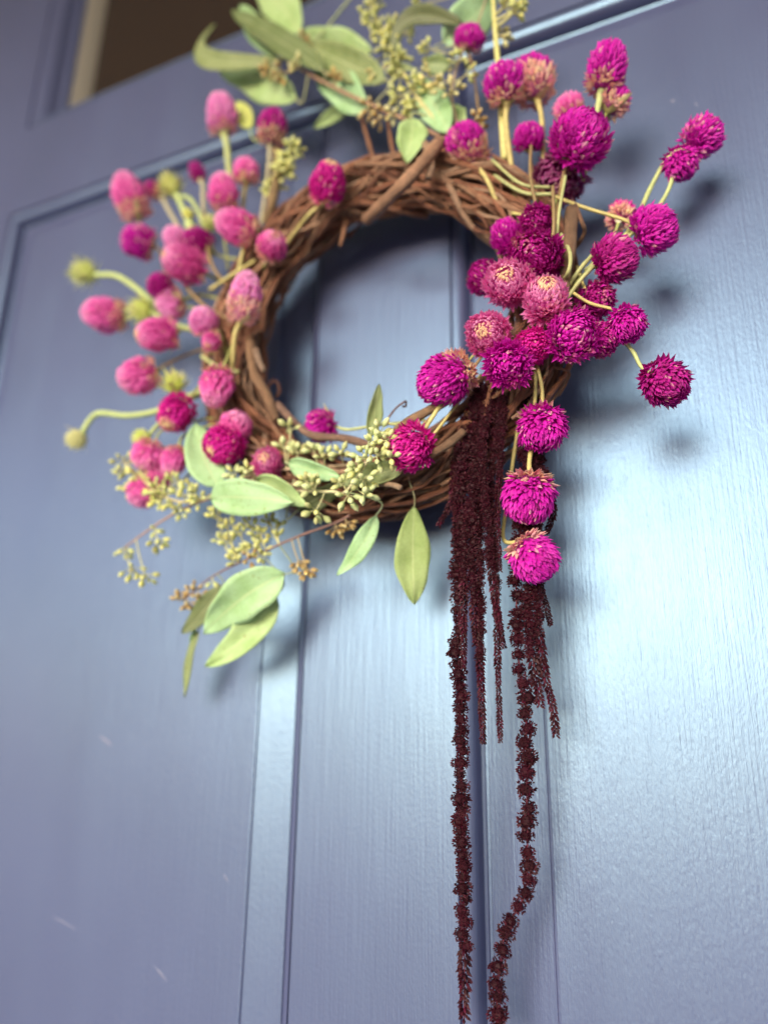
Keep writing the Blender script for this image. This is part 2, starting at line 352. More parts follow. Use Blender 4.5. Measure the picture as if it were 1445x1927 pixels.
SG, SY, SB = (0.38, 0.39, 0.17), (0.50, 0.44, 0.17), (0.25, 0.17, 0.08)
for q, wd, c in (([(1055, 440, .055), (1072, 475, .06), (1070, 510, .06), (1056, 530, .05)], 8, SG), ([(1118, 476, .05), (1092, 505, .055), (1065, 545, .05)], 8, SG),
                 ([(1128, 490, .05), (1098, 520, .054), (1066, 562, .05)], 8, SG), ([(1040, 350, .055), (1042, 420, .062), (1036, 490, .058)], 7, SB),
                 ([(1064, 330, .056), (1052, 400, .06), (1046, 470, .055)], 6, SG), ([(1085, 500, .045), (1108, 560, .05), (1130, 580, .045)], 6, SY),
                 ([(925, 300, .05), (980, 345, .055), (1035, 352, .05)], 6, SG), ([(930, 330, .05), (985, 362, .052), (1040, 365, .05)], 7, SG),
                 ([(960, 400, .05), (1000, 405, .055), (1030, 395, .05)], 6, SY), ([(1000, 260, .045), (998, 330, .055), (1012, 400, .055)], 6, SB),
                 ([(1050, 560, .058), (1075, 585, .06), (1090, 592, .05)], 7, SY), ([(880, 690, .058), (830, 760, .064), (795, 815, .064)], 8, SY),
                 ([(1008, 690, .05), (1006, 760, .05), (1000, 800, .045)], 7, SY),
                 ([(720, 795, .058), (760, 798, .062), (810, 775, .062)], 6, SG), ([(910, 665, .06), (860, 735, .064), (790, 805, .063)], 6, SB),
                 ([(430, 540, .05), (400, 500, .055), (385, 440, .05)], 7, SB), ([(470, 420, .05), (455, 480, .055), (440, 560, .05)], 7, SY), ([(395, 545, .05), (440, 515, .055), (480, 490, .05)], 7, SY),
                 ([(350, 540, .05), (385, 575, .055), (430, 600, .05)], 7, SB), ([(380, 670, .05), (410, 690, .055), (450, 700, .05)], 8, SG)):
    pts = catmull([P(*k) for k in q], 8); rr = metres(wd, pts[0]) / 2
    mb = MB(); mb.tube(pts, lambda t: rr * (1 + 0.06 * math.sin(t * 21)), 7, c); mb.build('loose_stem', M_STEM, ring)

# ------------------------------------------------------------------ globe flowers
def mix(a, b, t): return tuple(x + (y - x) * t for x, y in zip(a, b))
PAL = {'m': ((0.74, 0.003, 0.54), (0.57, 0.001, 0.38)),      # magenta purple
       'd': ((0.60, 0.002, 0.38), (0.42, 0.001, 0.22)),      # dark wine purple
       'k': ((0.90, 0.22, 0.60), (0.78, 0.07, 0.46)),
       'x': ((0.38, 0.001, 0.22), (0.24, 0.001, 0.12)),
       'h': ((0.84, 0.014, 0.48), (0.66, 0.005, 0.33)),      # hot pink
       'p': ((0.92, 0.18, 0.62), (0.84, 0.055, 0.48)),        # pink
       'l': ((0.92, 0.38, 0.76), (0.86, 0.19, 0.62))}        # light pink
CREAM, PEACH, STRAW = (0.95, 0.76, 0.42), (0.90, 0.52, 0.36), (0.82, 0.68, 0.44)
STEMC = {'g': (0.36, 0.40, 0.13), 'y': (0.52, 0.44, 0.17), 'b': (0.26, 0.17, 0.075), 'w': (0.48, 0.44, 0.28), 'p': (0.5, 0.12, 0.22), 'l': (0.46, 0.52, 0.22)}
def head_mesh(C, ax, w, asp, pal, cream=0.0, base=0.0, rag=0.25, n=150, fleck=0.05):
    mb = MB(); l = w * asp; n = int(n * 2.2)
    e1 = ax.cross(Vector((0.31, 0.2, 0.93))).normalized(); e2 = ax.cross(e1)
    c1, c2 = PAL[pal]; R = w * 0.44; H = l * 0.5 - w * 0.05
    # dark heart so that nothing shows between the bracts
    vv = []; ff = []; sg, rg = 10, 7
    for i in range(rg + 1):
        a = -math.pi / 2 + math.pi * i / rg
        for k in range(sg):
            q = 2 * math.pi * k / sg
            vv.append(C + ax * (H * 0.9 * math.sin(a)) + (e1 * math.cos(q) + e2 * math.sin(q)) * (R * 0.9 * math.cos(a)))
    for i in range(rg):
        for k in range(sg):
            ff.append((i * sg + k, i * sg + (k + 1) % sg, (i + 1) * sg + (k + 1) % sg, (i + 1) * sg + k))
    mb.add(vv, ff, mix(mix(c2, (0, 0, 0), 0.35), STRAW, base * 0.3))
    ga = math.pi * (3 - math.sqrt(5)); ph = rnd.uniform(0, 6.28)
    lump = rnd.uniform(0, 50); e1 = e1 * rnd.uniform(.88, 1.08); e2 = e2 * rnd.uniform(.9, 1.06)
    bald = Vector((rnd.uniform(-1, 1), rnd.uniform(-1, 1), rnd.uniform(-1, 1))).normalized(); worn = rnd.choice((0, 0, .5, 1))
    for k in range(n):
        t = (k + 0.5) / n
        s = -0.86 + 1.84 * t                      # -1 base .. 1 tip
        s = max(-0.98, min(0.985, s + rnd.uniform(-0.03, 0.03)))
        q = ga * k + ph + rnd.uniform(-0.12, 0.12)
        rad = e1 * math.cos(q) + e2 * math.sin(q)
        rr = (1 - abs(s) ** 2.3) ** (1 / 2.1)
        lf = 1 + 0.17 * noise.noise(Vector((math.cos(q) * 1.5 + lump, math.sin(q) * 1.5, s * 1.5)))
        p = C + ax * (H * s) + rad * (R * rr * lf)
        nrm = (rad * rr + ax * s * 0.8).normalized()
        tipw = max(0.0, s)
        up = (ax - nrm * ax.dot(nrm))
        up = up.normalized() if up.length > 1e-4 else e1
        lean = 0.34 - 0.28 * tipw ** 2 + rag * 0.8 * rnd.uniform(-0.5, 1.1)      # how far the bract stands off
        d = (up * 0.95 + nrm * max(0.12, lean)).normalized()
        if s < -0.6: d = (d + nrm * 0.5 - ax * 0.25 * rnd.random()).normalized()
        side = nrm.cross(d).normalized(); on = d.cross(side)
        if on.dot(nrm) < 0: on = -on
        messy = max(0, rad.normalized().dot(bald)) ** 3 * worn
        if messy > .15: d = (d + Vector((rnd.uniform(-1, 1), rnd.uniform(-1, 1), rnd.uniform(-1, 1))) * messy * .9).normalized(); side = nrm.cross(d).normalized(); on = d.cross(side); on = -on if on.dot(nrm) < 0 else on
        bl = w * (0.185 - 0.085 * tipw) * rnd.uniform(0.65, 1.3) * (1 + 0.5 * rag * rnd.random()); bw = w * (0.060 - 0.026 * tipw) * rnd.uniform(0.75, 1.45)
        col = mix(c1, c2, min(1, max(0, 0.5 + rnd.uniform(-0.5, 0.5))))
        if cream and s > 0.99 - cream * 1.35:
            col = mix(col, CREAM, min(1, (s - (0.99 - cream * 1.35)) / (cream * 0.6) * rnd.uniform(0.7, 1.1)))
        elif pal in 'plk' and s > 0.3: col = mix(col, (0.95, 0.55, 0.80), (s - 0.3) * 1.0)
        if base and s < -0.9 + 2 * base + rnd.uniform(-0.16, 0.16): col = mix(col, rnd.choice((CREAM, PEACH, STRAW)), rnd.uniform(0.55, 1.0))
        tc = mix(col, (0.95, 0.55, 0.75) if pal in 'mdh' else (1, 0.72, 0.86), 0.08 if pal in 'mdh' else 0.3)
        if worn and messy > .25 and rnd.random() < .5: col = mix(col, PEACH, .5)
        if rnd.random() < fleck: tc = mix(tc, (0.95, 0.75, 0.6), 0.8)
        b0 = p - d * bl * 0.15
        k1 = p + d * bl * 0.42 + on * bw * 0.5
        l1 = p + d * bl * 0.40 + side * bw - on * bw * 0.35; r1 = p + d * bl * 0.40 - side * bw - on * bw * 0.35
        tp = p + d * bl + on * bl * rnd.uniform(-0.06, 0.16) + side * bw * rnd.uniform(-0.4, 0.4)
        mb.add([b0, l1, k1, r1, tp], [(0, 2, 1), (1, 2, 4), (2, 3, 4), (0, 3, 2)], [mix(col, c2, 0.5), col, mix(col, tc, 0.5), col, tc])
    return mb
def sepal(mb, B, d, n, ln, wd, col, curl=0.3):
    side = d.cross(n).normalized(); v = []; cc = []
    for i in range(6):
        t = i / 5; c = B + d * ln * t + n * ln * curl * (t * t) ; ww = wd * math.sin(math.pi * min(1, t * 0.85 + 0.15)) ** 0.8 if i < 5 else wd * 0.05
        v += [c + side * ww + n * ww * 0.35, c, c - side * ww + n * ww * 0.35]
        cc += [mix(col, STRAW, t * 0.5)] * 3
    f = []
    for i in range(5): f += [(3 * i, 3 * i + 1, 3 * i + 4, 3 * i + 3), (3 * i + 1, 3 * i + 2, 3 * i + 5, 3 * i + 4)]
    mb.add(v, f, cc)
def flower(label, px, py, wpx, asp, ang, tilt, off, pal, cream=0, base=0, rag=0.25, stem=None, sc='g', sw=5.5, sepals=2, n=150, sep_len=0.5, fleck=0.05, sepc=(0.40, 0.44, 0.14)):
    if px < 560 and pal in 'pl': base = max(base, rnd.uniform(.06, .22))
    if px < 560: sep_len *= 1.35; sepc = mix(sepc, (0.62, 0.68, 0.24), .6); sepals = max(sepals, 1)
    C = P(px, py, off); ax = img_dir(ang, tilt); w_ = metres(wpx, C)
    B = C - ax * (w_ * asp * 0.46)
    t = thing('globe_flower', label, 'flower', B, 'globe amaranth flowers stuck in the wreath')
    h = head_mesh(C, ax, w_, asp, pal, cream, base, rag, n, fleck).build('flower_head', M_PETAL, t, 'stuff', smooth=False)
    if stem is None:
        q = C - RC; th = math.atan2(q.z, q.x)
        A = ring_pt(th + rnd.uniform(-0.15, 0.15), 0.006, 1.57)
        pts = [B + ax * w_ * 0.1, B - ax * w_ * 0.55, (B - ax * w_ * 1.0).lerp(A, 0.55), A]
    else:
        pts = [B + ax * w_ * 0.1] + [P(*q) if len(q) == 3 else P(q[0], q[1], off - (off - 0.035) * (i + 1) / (len(stem))) for i, q in enumerate(stem)]
    pp = catmull(pts, 6); r = metres(sw, C) / 2; col = STEMC[sc]
    mb = MB(); mb.tube(pp, lambda u: r * (1.35 - 0.45 * min(1, u * 5)) * (1 + 0.05 * math.sin(u * 31)), 7, col, cfun=lambda u: mix(col, STEMC['b'], 0.25 * u))
    mb.build('stem', M_STEM, t)
    e1 = ax.cross(right).normalized(); e2 = ax.cross(e1); a0 = rnd.uniform(0, 6.28)
    for k in range(sepals):
        a = a0 + k * 6.283 / sepals + rnd.uniform(-0.4, 0.4); o = e1 * math.cos(a) + e2 * math.sin(a)
        mb = MB(); sepal(mb, B - ax * w_ * 0.02, (o * 0.9 + ax * rnd.uniform(0.1, 0.6)).normalized(), (ax - o * 0.3).normalized(), w_ * sep_len * rnd.uniform(0.8, 1.2), w_ * 0.13, sepc, rnd.uniform(0.1, 0.4))
        mb.build('sepal', M_STEM, t)
    return t
# columns: label, centre x, y, width px, length/width, direction of tip, tilt towards viewer, stand-off, palette
FL = [
 # ---- right hand side, purple
 dict(a=('small purple globe flower high at the top, above the seed clusters', 883, 72, 54, 0.95, 80, 20, .045, 'm'), stem=[(890, 130), (898, 190), (905, 255)], sc='b', sw=5, base=.1),
 dict(a=('purple globe with cream flecks at its base, on the long straight yellow stem', 949, 158, 76, 1.08, 102, 10, .056, 'm'), stem=[(952, 230), (962, 310), (975, 400), (985, 450)], sc='y', sw=11, base=.2, sepals=3, fleck=.12),
 dict(a=('purple globe with a large faded cream underside at the top right', 1003, 150, 76, 1.25, 100, -5, .045, 'm'), stem=[(1018, 215), (1021, 262), (1024, 330)], sc='y', sw=11, base=.52, sepals=3, sepc=(.5,.4,.18)),
 dict(a=('tallest egg-shaped purple flower at top right, pale scales near its stem', 1142, 128, 76, 1.32, 78, 8, .05, 'm'), stem=[(1122, 215), (1112, 270), (1095, 340)], sc='l', sw=13, base=.16, sepals=0, fleck=.1, n=190),
 dict(a=('purple flower half hidden behind the tallest egg-shaped one', 1155, 190, 58, 1.05, 60, -10, .04, 'm'), stem=[(1125, 240), (1100, 300)], base=.3, sepals=3, sep_len=.8, sepc=(.32,.3,.1)),
 dict(a=('small pink-purple flower behind the big round purple one at top right', 1070, 203, 52, 1.0, 110, -5, .035, 'p'), stem=[(1072, 260), (1060, 320)], base=.2, sepals=2),
 dict(a=('biggest round purple flower, at the top right facing forward', 1092, 258, 104, 0.95, 60, 55, .055, 'm'), stem=[(1060, 330), (1050, 390), (1040, 470)], sc='b', sw=8, sepals=4, sep_len=.5, n=230, fleck=.08),
 dict(a=('ragged dark purple flower directly beneath the biggest round one', 1052, 334, 90, 0.95, 225, 35, .036, 'x'), stem=[(1045, 380), (1035, 430)], rag=.9, sepals=1, n=170),
 dict(a=('small purple globe just left of the biggest round one', 995, 258, 58, 0.95, 95, 18, .045, 'm'), stem=[(1000, 310), (1010, 370)], sc='b'),
 dict(a=('purple globe with withered pink base resting on the top of the vine ring', 878, 274, 78, 1.15, 118, 18, .05, 'm'), stem=[(915, 335, .055), (935, 380, .05), (955, 420, .045)], sc='y', sw=9, base=.36, sepals=2, sepc=(.5,.5,.15)),
 dict(a=('farthest right upper flower, on a long arching stem against the door', 1322, 257, 72, 1.05, 35, 10, .03, 'm'), stem=[(1262, 290, .03), (1228, 345, .032), (1195, 415, .036), (1160, 460, .04), (1100, 510, .04)], sc='l', sw=10, sepals=1),
 dict(a=('flower with a drooping pointed tip, just below the farthest right upper one', 1281, 308, 60, 1.05, 290, 15, .032, 'm'), stem=[(1262, 345, .032), (1238, 390, .034), (1200, 430, .038), (1120, 490, .04)], sc='l', sw=9, rag=.4, sepals=0),
 dict(a=('faded pinkish purple flower seen from behind, between the right-hand stems', 1167, 405, 52, 1.05, 70, -35, .03, 'h'), stem=[(1150, 450), (1110, 500)], base=.3, sepals=2, sep_len=.35, sepc=(.7,.65,.5)),
 dict(a=('purple flower where the arching stems cross, upper of the right-hand pair', 1231, 431, 84, 1.0, 20, 35, .042, 'm'), stem=[(1185, 418, .045), (1100, 390, .048), (1040, 368, .045)], sc='y', sw=8, n=180, sepals=2, sep_len=.3),
 dict(a=('dark purple flower turned right, lower of the right-hand pair', 1158, 487, 88, 0.98, 12, 32, .052, 'd'), stem=[(1108, 508, .05), (1068, 550, .045), (1055, 575, .04)], sc='g', sw=9, n=190, sepals=3, sep_len=.28, sepc=(.5,.42,.2)),
 dict(a=('dark purple flower below the right-hand pair, partly covered by a curved stem', 1122, 566, 70, 1.0, 290, 55, .045, 'd'), stem=[(1090, 580), (1060, 590)], sepals=1, rag=.35),
 dict(a=('purple flower with spreading petals at the end of the curved bare stem', 1180, 610, 72, 0.95, 275, 35, .052, 'm'), stem=[(1155, 582, .054), (1110, 570, .054), (1075, 548, .05), (1055, 535, .045)], sc='y', sw=7, rag=.45, sepals=1, sepc=(.7,.6,.4)),
 dict(a=('broad bright magenta flower facing forward on the right of the ring', 1080, 631, 92, 0.9, 10, 75, .062, 'm'), rag=.3, n=200, fleck=.12, sepals=2, sepc=(.55,.45,.22)),
 dict(a=('dark flower tucked behind the right edge of the broad magenta one', 1128, 640, 64, 1.1, 300, 45, .05, 'd'), sepals=1),
 dict(a=('single dark magenta flower hanging lowest at far right on a bent stem', 1253, 720, 86, 0.98, 300, 50, .045, 'd'), stem=[(1207, 690, .044), (1190, 660, .044), (1165, 635, .045), (1110, 600, .042)], sc='l', sw=9, rag=.38, n=190, sepals=2, sep_len=.45, sepc=(.5,.5,.2)),
 dict(a=('ragged magenta flower, topmost of the dense cluster on the right', 1011, 416, 62, 0.85, 260, 60, .057, 'd'), rag=.6, sepals=1),
 dict(a=('purple flower at the upper left of the dense right cluster', 953, 443, 62, 1.08, 120, 30, .057, 'm'), rag=.3, sepals=2, sepc=(.5,.55,.15)),
 dict(a=('large dark purple flower in the middle of the dense right cluster', 1008, 481, 94, 0.98, 200, 62, .062, 'd'), rag=.4, n=210, sepals=0),
 dict(a=('dark magenta flower peeping out at the left of the cream-centred one', 909, 522, 62, 1.0, 160, 45, .055, 'd'), sepals=1),
 dict(a=('pink flower with cream spiral centre, upper left of the two side by side', 957, 532, 86, 0.95, 150, 66, .068, 'k'), cream=.11, rag=.4, n=220, sepals=2),
 dict(a=('pink flower with pale cream crown, right of the two side by side', 1027, 563, 84, 1.08, 105, 55, .066, 'k'), cream=.15, rag=.4, n=220, sepals=1),
 dict(a=('pink flower with yellow spiral eye, alone above the spiky magenta bloom', 918, 628, 78, 0.96, 185, 66, .064, 'k'), cream=.12, base=.12, rag=.4, n=210, sepals=3, sep_len=.4, sepc=(.55,.45,.15)),
 dict(a=('spiky star-like magenta flower above the hanging tassels', 955, 686, 84, 0.85, 250, 60, .07, 'm'), rag=1.0, n=170, sepals=1),
 dict(a=('small hot pink flower wedged right of the spiky magenta one', 1003, 651, 64, 0.95, 250, 60, .06, 'h'), rag=.4, sepals=1),
 dict(a=('longest magenta flower with dry orange base, lying on the inner lower right', 838, 714, 90, 1.32, 215, 22, .066, 'm'), base=.22, rag=.35, n=260, stem=[(895, 665, .06), (930, 645, .05)], sepals=2, sepc=(.4,.25,.1)),
 dict(a=('uppermost of the three flowers hanging in a row at lower right, on a yellow stem', 1019, 806, 86, 1.02, 262, 28, .05, 'm'), base=.06, rag=.55, n=190, stem=[(1020, 735, .052), (1012, 695, .052), (1000, 655, .045)], sc='y', sw=8, sepals=0, fleck=.08),
 dict(a=('middle flower of the three hanging in a row, with a dry peach top', 994, 936, 90, 1.18, 262, 18, .05, 'm'), base=.16, rag=.35, n=220, stem=[(996, 868, .048), (1002, 820, .042), (1005, 720, .04)], sc='y', sw=10, sepals=2, sep_len=.28, sepc=(.55,.5,.14)),
 dict(a=('lowest flower of the three hanging in a row, tipped to the lower right', 1004, 1049, 92, 1.08, 305, 22, .052, 'm'), base=.16, rag=.3, n=210, stem=[(948, 1016, .046), (952, 960, .04), (975, 800, .04)], sc='y', sw=9, sepals=3, sep_len=.3, sepc=(.6,.5,.25)),
 # ---- lower inner edge
 dict(a=('purple flower sticking into the open centre beside the pale green seeds', 604, 801, 60, 1.0, 185, 20, .05, 'm'), rag=.45, stem=[(655, 808, .05), (710, 800, .05), (800, 790, .045)], sc='l', sw=6, sepals=3, sep_len=.7, sepc=(.5,.56,.14)),
 dict(a=('magenta flower on the bottom of the ring against the green seed capsules', 773, 843, 84, 1.0, 215, 40, .066, 'h'), rag=.5, n=210, stem=[(815, 818, .064), (860, 760, .055), (905, 705, .05)], sc='y', sw=7, sepals=2, sep_len=.4, sepc=(.55,.6,.15)),
 dict(a=('small pink flower with yellow eye low on the inner left of the ring', 503, 870, 58, 0.95, 110, 68, .06, 'k'), cream=.13, rag=.35, sepals=1),
 dict(a=('paler pink flower, upper of two pressed together above a pale green leaf', 442, 806, 64, 1.1, 60, 25, .056, 'p'), sepals=2, sepc=(.6,.6,.25)),
 dict(a=('deep pink flower, lower of two pressed together above a pale green leaf', 420, 838, 72, 1.0, 215, 45, .062, 'h'), cream=.06, sepals=0, n=190),
 # ---- left, pink
 dict(a=('light pink flower standing highest on the left on a thick green stem', 417, 214, 60, 1.38, 95, 5, .05, 'l'), base=.16, stem=[(427, 275), (432, 325), (445, 400)], sc='l', sw=13, sepals=2, sep_len=.3, sepc=(.4,.3,.1)),
 dict(a=('dark magenta flower with pale pink foot, right of the highest light pink one', 513, 240, 54, 1.40, 80, 5, .05, 'd'), base=.3, stem=[(507, 300), (500, 360), (490, 430)], sc='w', sw=9, sepals=1),
 dict(a=('tiny magenta bud on a pale upright stem at upper left', 371, 323, 28, 1.51, 110, 0, .045, 'd'), stem=[(382, 350), (384, 400), (400, 470)], sc='w', sw=9, sepals=2, sep_len=.6, n=90, sepc=(.5,.4,.15)),
 dict(a=('tall pink flower with peach base, highest at far left', 245, 370, 62, 1.62, 108, 8, .055, 'p'), base=.3, stem=[(262, 420), (300, 470), (370, 520)], sc='b', sepals=2, sepc=(.45,.4,.15)),
 dict(a=('small magenta flower with green calyx just right of the tall peach-based one', 289, 357, 34, 1.19, 150, 0, .045, 'd'), base=.2, stem=[(312, 385), (335, 425), (370, 480)], sc='w', sw=9, n=100, sepc=(.5,.55,.15)),
 dict(a=('small round pink flower over a pale calyx, near the upper left of the ring', 464, 322, 50, 1.06, 90, 5, .05, 'p'), stem=[(460, 360), (456, 400), (450, 450)], sc='y', sw=9, sepals=2, sep_len=.3, sepc=(.6,.55,.2)),
 dict(a=('pink flower with darker flank beside the small round pink one', 420, 361, 54, 1.40, 95, 5, .056, 'p'), stem=[(420, 420), (425, 470), (430, 510)], sepals=1),
 dict(a=('pink flower lying sideways, tip to the left, at the upper left', 447, 426, 62, 1.46, 158, 10, .062, 'p'), base=.1, sepals=1, sepc=(.6,.6,.25)),
 dict(a=('round pink flower with cream spot on the inner edge of the ring', 511, 462, 55, 1.08, 50, 50, .06, 'p'), cream=.08, sepals=1),
 dict(a=('pink flower with pale crown lying across the upper left of the vines', 617, 345, 66, 1.32, 75, 38, .062, 'h'), cream=.13, base=.1, stem=[(585, 400, .058), (560, 430, .052), (530, 470, .045)], sc='y', sw=9, sepals=2, sep_len=.5, sepc=(.6,.4,.2)),
 dict(a=('dark purple flower with white specks under the tall peach-based one', 262, 454, 62, 1.10, 165, 15, .052, 'm'), base=.1, stem=[(300, 470), (308, 500), (330, 560)], sc='b', fleck=.15, sepals=2, sepc=(.5,.4,.15)),
 dict(a=('light pink flower behind a dark wine bud on the left', 332, 452, 46, 1.30, 120, 10, .048, 'l'), sepals=0),
 dict(a=('dark wine-coloured bud in front of a light pink flower at left', 373, 453, 46, 1.30, 150, 15, .054, 'd'), sepals=0, rag=.1),
 dict(a=('wide light pink flower with a cream dot under the dark wine bud', 347, 495, 70, 1.30, 165, 40, .06, 'p'), cream=.05, sepals=1),
 dict(a=('small dark wine bud at left above a paler flower', 301, 537, 46, 1.08, 140, 20, .06, 'd'), sepals=0, rag=.1, n=110),
 dict(a=('light pink flower under the small dark wine bud', 322, 571, 56, 1.03, 200, 10, .05, 'l'), sepals=2, sepc=(.55,.6,.2)),
 dict(a=('pink flower reaching farthest left, lying level with its tip outward', 197, 592, 62, 1.43, 178, 8, .052, 'p'), base=.1, stem=[(240, 580), (265, 572), (320, 600)], sc='l', sw=9, sepals=2, sepc=(.6,.55,.3)),
 dict(a=('pink flower with cream tip pointing left in the middle of the left side', 297, 628, 62, 1.38, 190, 22, .06, 'p'), cream=.13, stem=[(350, 620), (390, 630), (430, 640)], sepals=1),
 dict(a=('upper light pink flower of two stacked at the left inner group', 383, 605, 52, 1.13, 100, 15, .06, 'l'), sepals=0),
 dict(a=('lower small flower with cream eye of two stacked at the left inner group', 397, 642, 36, 1.13, 250, 45, .064, 'p'), cream=.14, sepals=0, n=100),
 dict(a=('tall pale pink flower with creamy lower half on the inner left of the ring', 460, 562, 58, 1.89, 78, 8, .066, 'l'), base=.42, stem=[(442, 630, .062), (438, 680, .055), (432, 730, .045)], sc='y', sw=10, n=190, sepals=1, sepc=(.7,.62,.4)),
 dict(a=('pink flower pointing left, second from the bottom of the far left edge', 262, 707, 66, 1.27, 200, 15, .056, 'p'), base=.14, stem=[(305, 690), (345, 670), (400, 650)], sc='b', sepals=2, sepc=(.6,.55,.25)),
 dict(a=('pink flower hanging tip down under a yellow-green calyx at left', 408, 727, 62, 1.40, 262, 20, .064, 'p'), base=.1, stem=[(425, 680, .06), (440, 640, .05)], sc='g', sepals=3, sep_len=.55, sepc=(.6,.62,.25)),
 dict(a=('pink flower with a broad cream crown turned down to the left', 330, 778, 68, 1.17, 245, 40, .06, 'h'), cream=.17, stem=[(368, 735, .055), (400, 700, .045)], sepals=1),
 dict(a=('round pink flower low at left, left one of two side by side', 280, 858, 60, 1.06, 250, 25, .055, 'p'), sepals=1),
 dict(a=('round pink flower low at left, next to the upright pale green leaf', 327, 866, 50, 1.24, 255, 25, .056, 'p'), cream=.06, sepals=1),
 dict(a=('pink flower lowest on the left, half covered by yellow-green seeds', 268, 925, 56, 1.13, 235, 20, .05, 'p'), sepals=0),
 dict(a=('pink flower just above the lowest left one, behind the seed clusters', 297, 897, 50, 1.08, 80, 10, .047, 'p'), sepals=0),
]
for r_ in FL:
    kw = dict(r_); a = kw.pop('a'); flower(*a, **kw)

# ---- unopened green buds on the left
def bud(label, px, py, wpx, ang, off, stem, spiky, col=(0.66, 0.74, 0.24), sw=9):
    C = P(px, py, off); ax = img_dir(ang, 10); w_ = metres(wpx, C)
    t = thing('green_bud', label, 'flower bud', C, 'unopened green buds among the pink flowers')
    mb = MB(); e1 = ax.cross(Vector((0.3, 0.2, 0.93))).normalized(); e2 = ax.cross(e1)
    n = 46
    for k in range(n):
        s = -0.9 + 1.85 * (k + .5) / n; q = k * 2.39996; rad = e1 * math.cos(q) + e2 * math.sin(q); rr = math.sqrt(max(0, 1 - s * s))
        p = C + ax * w_ * .36 * s + rad * w_ * .36 * rr; nr = (rad * rr + ax * s).normalized(); d = (ax * .8 + nr * (.5 + .6 * spiky)).normalized()
        sd = nr.cross(d).normalized(); bl = w_ * (.22 + .3 * spiky * rnd.random()); bw = w_ * .1
        cc = mix(col, (0.92, 0.90, 0.48), .35 + rnd.random() * .6)
        mb.add([p - d * bl * .3, p + sd * bw, p + nr * bw * .6, p - sd * bw, p + d * bl], [(0, 2, 1), (1, 2, 4), (2, 3, 4), (0, 3, 2)], cc)
    vv = []; ff = []
    for i in range(6):
        a = -math.pi / 2 + math.pi * i / 5
        for k in range(8):
            q = k * math.pi / 4; vv.append(C + ax * w_ * .36 * math.sin(a) + (e1 * math.cos(q) + e2 * math.sin(q)) * w_ * .36 * math.cos(a))
    for i in range(5):
        for k in range(8): ff.append((i * 8 + k, i * 8 + (k + 1) % 8, (i + 1) * 8 + (k + 1) % 8, (i + 1) * 8 + k))
    mb.add(vv, ff, col); mb.build('bud', M_PETAL, t, 'stuff', smooth=False)
    pts = catmull([C - ax * w_ * .3] + [P(*q) for q in stem], 6); r = metres(sw, C) / 2
    mb = MB(); mb.tube(pts, lambda u: r, 7, (0.42, 0.5, 0.2)); mb.build('stem', M_STEM, t)
    for k in range(4 if spiky else 2):
        a = rnd.uniform(0, 6.28); o = e1 * math.cos(a) + e2 * math.sin(a)
        mb = MB(); sepal(mb, C - ax * w_ * .32, (o + ax * .3).normalized(), ax, w_ * .75, w_ * .14, col, .25); mb.build('sepal', M_STEM, t)
bud('pale green spiky bud at the far left on a bent green stem', 160, 513, 52, 165, .05, [(190, 517, .05), (222, 520, .05), (260, 545, .048), (310, 590, .04)], 1, sw=11)
bud('pale yellow round bud lowest at far left on a kinked stem', 145, 826, 46, 215, .052, [(160, 805, .052), (185, 778, .05), (240, 782, .05), (300, 772, .045), (380, 740, .035)], 0, (0.68, 0.66, 0.34), 11)
bud('small round lime bud above the paired pink flowers at lower left', 268, 824, 42, 200, .055, [(292, 805, .053), (330, 770, .045), (390, 730, .035)], 0, (0.65, 0.78, 0.13), 8)
bud('leafy lime bud beside the hanging pink flower at left', 327, 722, 48, 95, .05, [(345, 745, .048), (390, 735, .04)], 1, (0.65, 0.75, 0.16), 9)
bud('leafy yellow-green bud right of the farthest left pink flower', 268, 582, 50, 190, .05, [(290, 590, .048), (330, 610, .045), (400, 630, .035)], 1, (0.68, 0.78, 0.21), 9)
bud('yellow-green bud bent over a curved stem at upper left', 322, 350, 46, 120, .046, [(335, 372, .046), (350, 405, .046), (380, 470, .04)], 1, (0.73, 0.78, 0.26), 11)
bud('tiny yellow bud low between the upper left stems', 354, 404, 26, 100, .046, [(352, 425, .045), (380, 490, .038)], 0, (0.78, 0.81, 0.13), 8)
bud('small ragged green bud under the inverted stem near the upper left', 392, 420, 34, 40, .046, [(372, 395, .046), (355, 372, .045), (340, 380, .044), (400, 480, .036)], 1, (0.65, 0.75, 0.26), 8)

